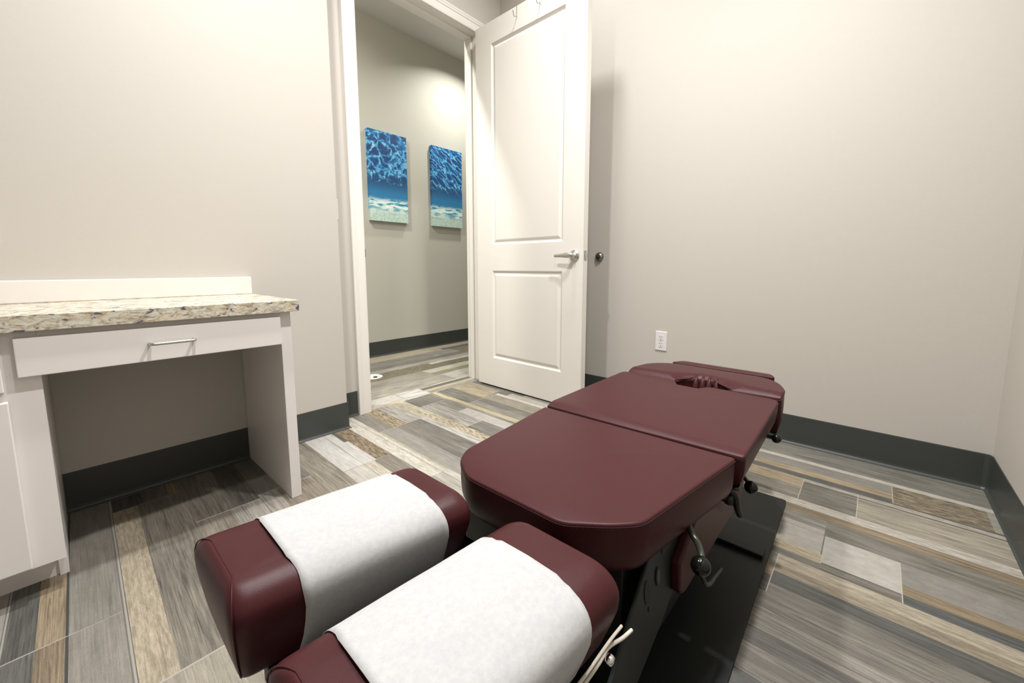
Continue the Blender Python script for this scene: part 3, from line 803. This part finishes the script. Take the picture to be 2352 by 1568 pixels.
# paper strips folded over the head cushions
def paper(Cc, xa, xb, label, skew=0):
    x0, x1, yc0, yc1, w = Cc; e = .0016
    sec = [(ins, z) for ins, z in prof if z > HB+.001]
    sec.append((w/2*.55, HT+.0003)); 
    left = [(-(w/2-ins+e), z+(e if ins > .03 and z > HT-.03 else 0)) for ins, z in sec]
    right = [(-y, z) for y, z in left[::-1]]
    line = left + [(0, HT+.0035)] + right
    bm = bmesh.new(); NX = 24; grid = []
    for i in range(NX+1):
        t = i/NX; col_ = []
        for k, (y, z) in enumerate(line):
            v = k/(len(line)-1)
            na = xa + .0022*math.sin(v*9+yc0*20) + .0015*math.sin(v*23)
            nb = xb + skew*v + .0025*math.sin(v*7+2+yc0*9) - .010*max(0, .25-v)*0
            x = na + (nb-na)*t; s = (x-x0)/(x1-x0)
            bul = .0006*math.sin(v*17+t*6)
            yy = y*(1 + bul*4); col_.append(bm.verts.new((x, yc0+(yc1-yc0)*s+yy, z + abs(bul))))
        grid.append(col_)
    for Aq, Bq in zip(grid, grid[1:]):
        for k in range(len(line)-1): bm.faces.new([Aq[k], Aq[k+1], Bq[k+1], Bq[k]])
    o = obj('headrest_paper', bm, M['paper'], smooth=True)
    sm = o.modifiers.new('s', 'SOLIDIFY'); sm.thickness = .0008; sm.offset = 1
    tag(o, label, 'paper cover', 'white paper strips over the headrest cushions')
paper(C1, .181, .400, 'white paper strip over the headrest cushion on the desk side')
paper(C2, .168, .386, 'white paper strip over the headrest cushion closest to the camera', .016)

# elastic cords holding the paper
def spline(pts, k=6):
    P = [Vector(p) for p in pts]; out = []
    for i in range(len(P)-1):
        p0, p1, p2, p3 = P[max(i-1,0)], P[i], P[i+1], P[min(i+2,len(P)-1)]
        for j in range(k):
            t = j/k; out.append(.5*((2*p1)+(p2-p0)*t+(2*p0-5*p1+4*p2-p3)*t*t+(3*p1-p0-3*p2+p3)*t**3))
    out.append(P[-1]); return out
e = TB
bm = bmesh.new(); tube(bm, spline([(.10,.262,.318),(.20,.256,.330),(.30,.240,.350),(.37,.225,.372),(.42,.216,.392),(.450,.214,.394)]), .0021, 8)
obj('elastic_cord', bm, M['cord'], TB, smooth=True)
bm = bmesh.new(); tube(bm, spline([(.10,.262,.306),(.22,.252,.318),(.32,.236,.340),(.40,.222,.368),(.43,.222,.372),(.465,.219,.362),(.490,.218,.356)]), .0025, 8)
obj('elastic_cord', bm, M['cord'], TB, smooth=True)
bm = bmesh.new(); lathe(bm, [(0,-.007),(.005,-.005),(.006,0),(.005,.005),(0,.007)], (.418,.213,.371), (1,0,.4), 16)
obj('cord_clip', bm, M['chrome'], TB, smooth=True)

# steel under-structure
bm = bmesh.new()
box(bm, .60, 1.25, .285, .62, .10, .372)                # enclosed lift housing
box(bm, .52, .60, .31, .60, .30, .378)
obj('lift_housing', bm, M['black'], TB, bevel=.004)
bm = bmesh.new(); box(bm, .16, .60, .40, .52, .235, .295); box(bm, .15, .20, .34, .62, .262, .298); box(bm, .38, .44, .33, .60, .262, .298)
obj('headrest_bracket', bm, M['black'], TB, bevel=.004)
bm = bmesh.new(); box(bm, 1.2, 1.5, .32, .58, .30, .384); box(bm, 1.46, 1.69, .33, .56, .29, .336); box(bm, 1.25, 1.36, .37, .53, .012, .30); box(bm, 1.66, 1.70, .34, .55, .30, .368)
obj('foot_support', bm, M['black'], TB, bevel=.004)
# inclined side plates with slots (near one visible)
def side_plate(y0, y1):
    bm = bmesh.new()
    prism(bm, [(.642,.368),(.80,.368),(.757,.222),(.708,.190),(.594,.140),(.42,.030),(.30,.018),(.36,.10),(.515,.235)], y0, y1, 'y')
    return obj('side_plate', bm, M['grey_steel'], TB, bevel=.002)
side_plate(.255, .262); side_plate(.638, .645)
def oval(x, z, a, b, m, nm, y=.2535):
    bm = bmesh.new(); ang = -1.35
    pts = []
    for k in range(18):
        t = 2*math.pi*k/18; u, v = a*math.cos(t), b*math.sin(t)
        pts.append((x+u*math.cos(ang)-v*math.sin(ang), z+u*math.sin(ang)+v*math.cos(ang)))
    prism(bm, pts, y, .2556, 'y'); return obj(nm, bm, m, TB)
oval(.672, .306, .021, .009, M['grey_steel'], 'slot_bushing', .2525); oval(.672, .306, .017, .0065, M['rod'], 'slot_bushing', .252); oval(.628, .302, .026, .010, M['slot'], 'plate_slot'); oval(.690, .345, .006, .003, M['slot'], 'plate_slot')
oval(.640, .262, .005, .003, M['slot'], 'plate_slot')
# burgundy skirt panel
bm = bmesh.new()
pts = [(x, z) for x, z in [(.735,.30),(.742,.245),(.752,.226),(.775,.218),(1.20,.215),(1.235,.24),(1.24,.38),(.96,.385),(.83,.36)]]
prism(bm, pts, .236, .256, 'y')
obj('skirt_panel', bm, M['vinyl'], TB, bevel=.006, seg=3)
bm = bmesh.new(); prism(bm, [(.728,.305),(.735,.24),(.748,.214),(.765,.210),(1.20,.21),(1.24,.24),(1.24,.386),(.96,.389),(.82,.366)], .2562, .2615, 'y')
obj('skirt_backing', bm, M['slot'], TB)

# base plate on the floor
bm = bmesh.new()
P = round_poly([(.12,.150),(1.702,.186),(1.692,.724),(.12,.724)], [.02,.012,.012,.02], .2)
prism(bm, [(p.x, p.y) for p in P], .0005, .012)
obj('base_plate', bm, M['black'], TB)
bm = bmesh.new(); prism(bm, [(1.295,.187),(1.335,.188),(1.335,.70),(1.295,.70)], .012, .024)
obj('cross_bar', bm, M['black'], TB, bevel=.002)
obj('pedestal_post', bx(.78, 1.12, .34, .57, .012, .10), M['black'], TB, bevel=.004)
bm = bmesh.new(); tube(bm, spline([(.750,.200,.286),(.765,.198,.264),(.790,.197,.249),(.83,.198,.240),(.879,.200,.225)]), .004, 10)
obj('pedal_rod', bm, M['grey_steel'], TB, smooth=True)

# levers with black ball knobs
def ball(c, r, parent):
    bm = bmesh.new(); bmesh.ops.create_uvsphere(bm, u_segments=32, v_segments=20, radius=r, matrix=Matrix.Translation(c))
    return obj('ball_knob', bm, M['ball'], parent, smooth=True)
def lever(pts, c, r, rr=.006):
    bm = bmesh.new(); tube(bm, spline(pts), rr, 12)
    o = obj('release_lever', bm, M['rod'], TB, smooth=True); ball(c, r, o); return o
lever([(.80,.262,.372),(.770,.238,.366),(.752,.222,.358),(.742,.210,.354),(.715,.195,.352),(.697,.190,.345)], (.697,.190,.345), .0165)
lever([(1.10,.262,.352),(1.095,.225,.350),(1.085,.205,.340),(1.073,.190,.329)], (1.073,.190,.329), .0150, .005)
lever([(1.33,.300,.378),(1.32,.24,.378),(1.307,.178,.379)], (1.307,.178,.379), .0125, .005)
bm = bmesh.new(); tube(bm, spline([(1.0,.262,.345),(1.01,.225,.338),(1.02,.212,.320),(1.03,.208,.290),(1.05,.205,.262)]), .0075, 10, rad=None)
lathe(bm, [(0,-.010),(.013,-.008),(.0145,0),(.013,.008),(0,.010)], (1.015,.222,.312), (0,1,0), 16)
obj('clamp_bracket', bm, M['black'], TB, smooth=True)
bm = bmesh.new(); lathe(bm, [(0,-.008),(.006,-.006),(.006,.012),(0,.014)], (1.0,.212,.352), (0,-1,0), 12)
obj('bolt', bm, M['rod'], TB, smooth=True)

# ---------------------------------------------------------------- lights
def downlight(x, y, z, power, r, label, col=(1, .985, .972), spread=140):
    e = empty('recessed_downlight', (x, y, z), label, 'ceiling light', 'recessed ceiling downlights')
    bm = bmesh.new(); lathe(bm, [(r+.002, 0), (r+.002, -.003), (r+.012, -.005), (r+.018, -.002), (r+.018, 0)], (x, y, z-.0002), (0, 0, 1), 32)
    obj('trim_ring', bm, M['plate'], e, smooth=True)
    ld = bpy.data.lights.new('downlight', 'AREA'); ld.shape = 'DISK'; ld.size = r*2; ld.energy = power; ld.color = col; ld.spread = math.radians(spread)
    lo = bpy.data.objects.new('lamp', ld); COL.objects.link(lo); lo.location = (x, y, z-.004)
    return lo
downlight(1.71, 1.34, CEIL, 13, .055, 'round recessed ceiling light nearest the door', spread=165)
downlight(1.25, .33, CEIL, 28, .055, 'round recessed ceiling light over the treatment table')
downlight(.42, 1.25, CEIL, 23, .055, 'round recessed ceiling light over the desk cabinet')
downlight(.42, .33, CEIL, 11, .055, 'round recessed ceiling light nearest the camera')
downlight(3.0, 3.05, CEIL+.015, 15, .055, 'round hallway ceiling light beyond the second canvas', (1, .99, .93))
downlight(.8, 2.62, CEIL+.015, 36, .055, 'added fill light on the hallway ceiling, left of the doorway', (1, .99, .93), 165)  # unseen fill lamp, added to brighten the hall wall and spare the door leaf

w = bpy.data.worlds.new('world'); sc.world = w; w.use_nodes = True
w.node_tree.nodes['Background'].inputs[0].default_value = (.02, .02, .02, 1)

# ---------------------------------------------------------------- camera
yaw, pitch = .7270, .1180
F = Vector((math.cos(yaw)*math.cos(pitch), math.sin(yaw)*math.cos(pitch), -math.sin(pitch)))
Rv = Vector((math.sin(yaw), -math.cos(yaw), 0)); U = Rv.cross(F)
cd = bpy.data.cameras.new('camera'); cam = bpy.data.objects.new('camera', cd); COL.objects.link(cam)
cam.matrix_world = Matrix(((Rv.x, U.x, -F.x, 0), (Rv.y, U.y, -F.y, 0), (Rv.z, U.z, -F.z, .858), (0, 0, 0, 1)))
cd.sensor_width = 36; cd.lens = 934.64/2352*36; cd.shift_x = (1176-1182.18)/2352; cd.shift_y = (723.46-784)/2352
cd.clip_start = .03
sc.camera = cam
vs = sc.view_settings; vs.view_transform = 'Standard'; vs.look = 'None'; vs.gamma = 1; vs.use_curve_mapping = False
vs.exposure = .54
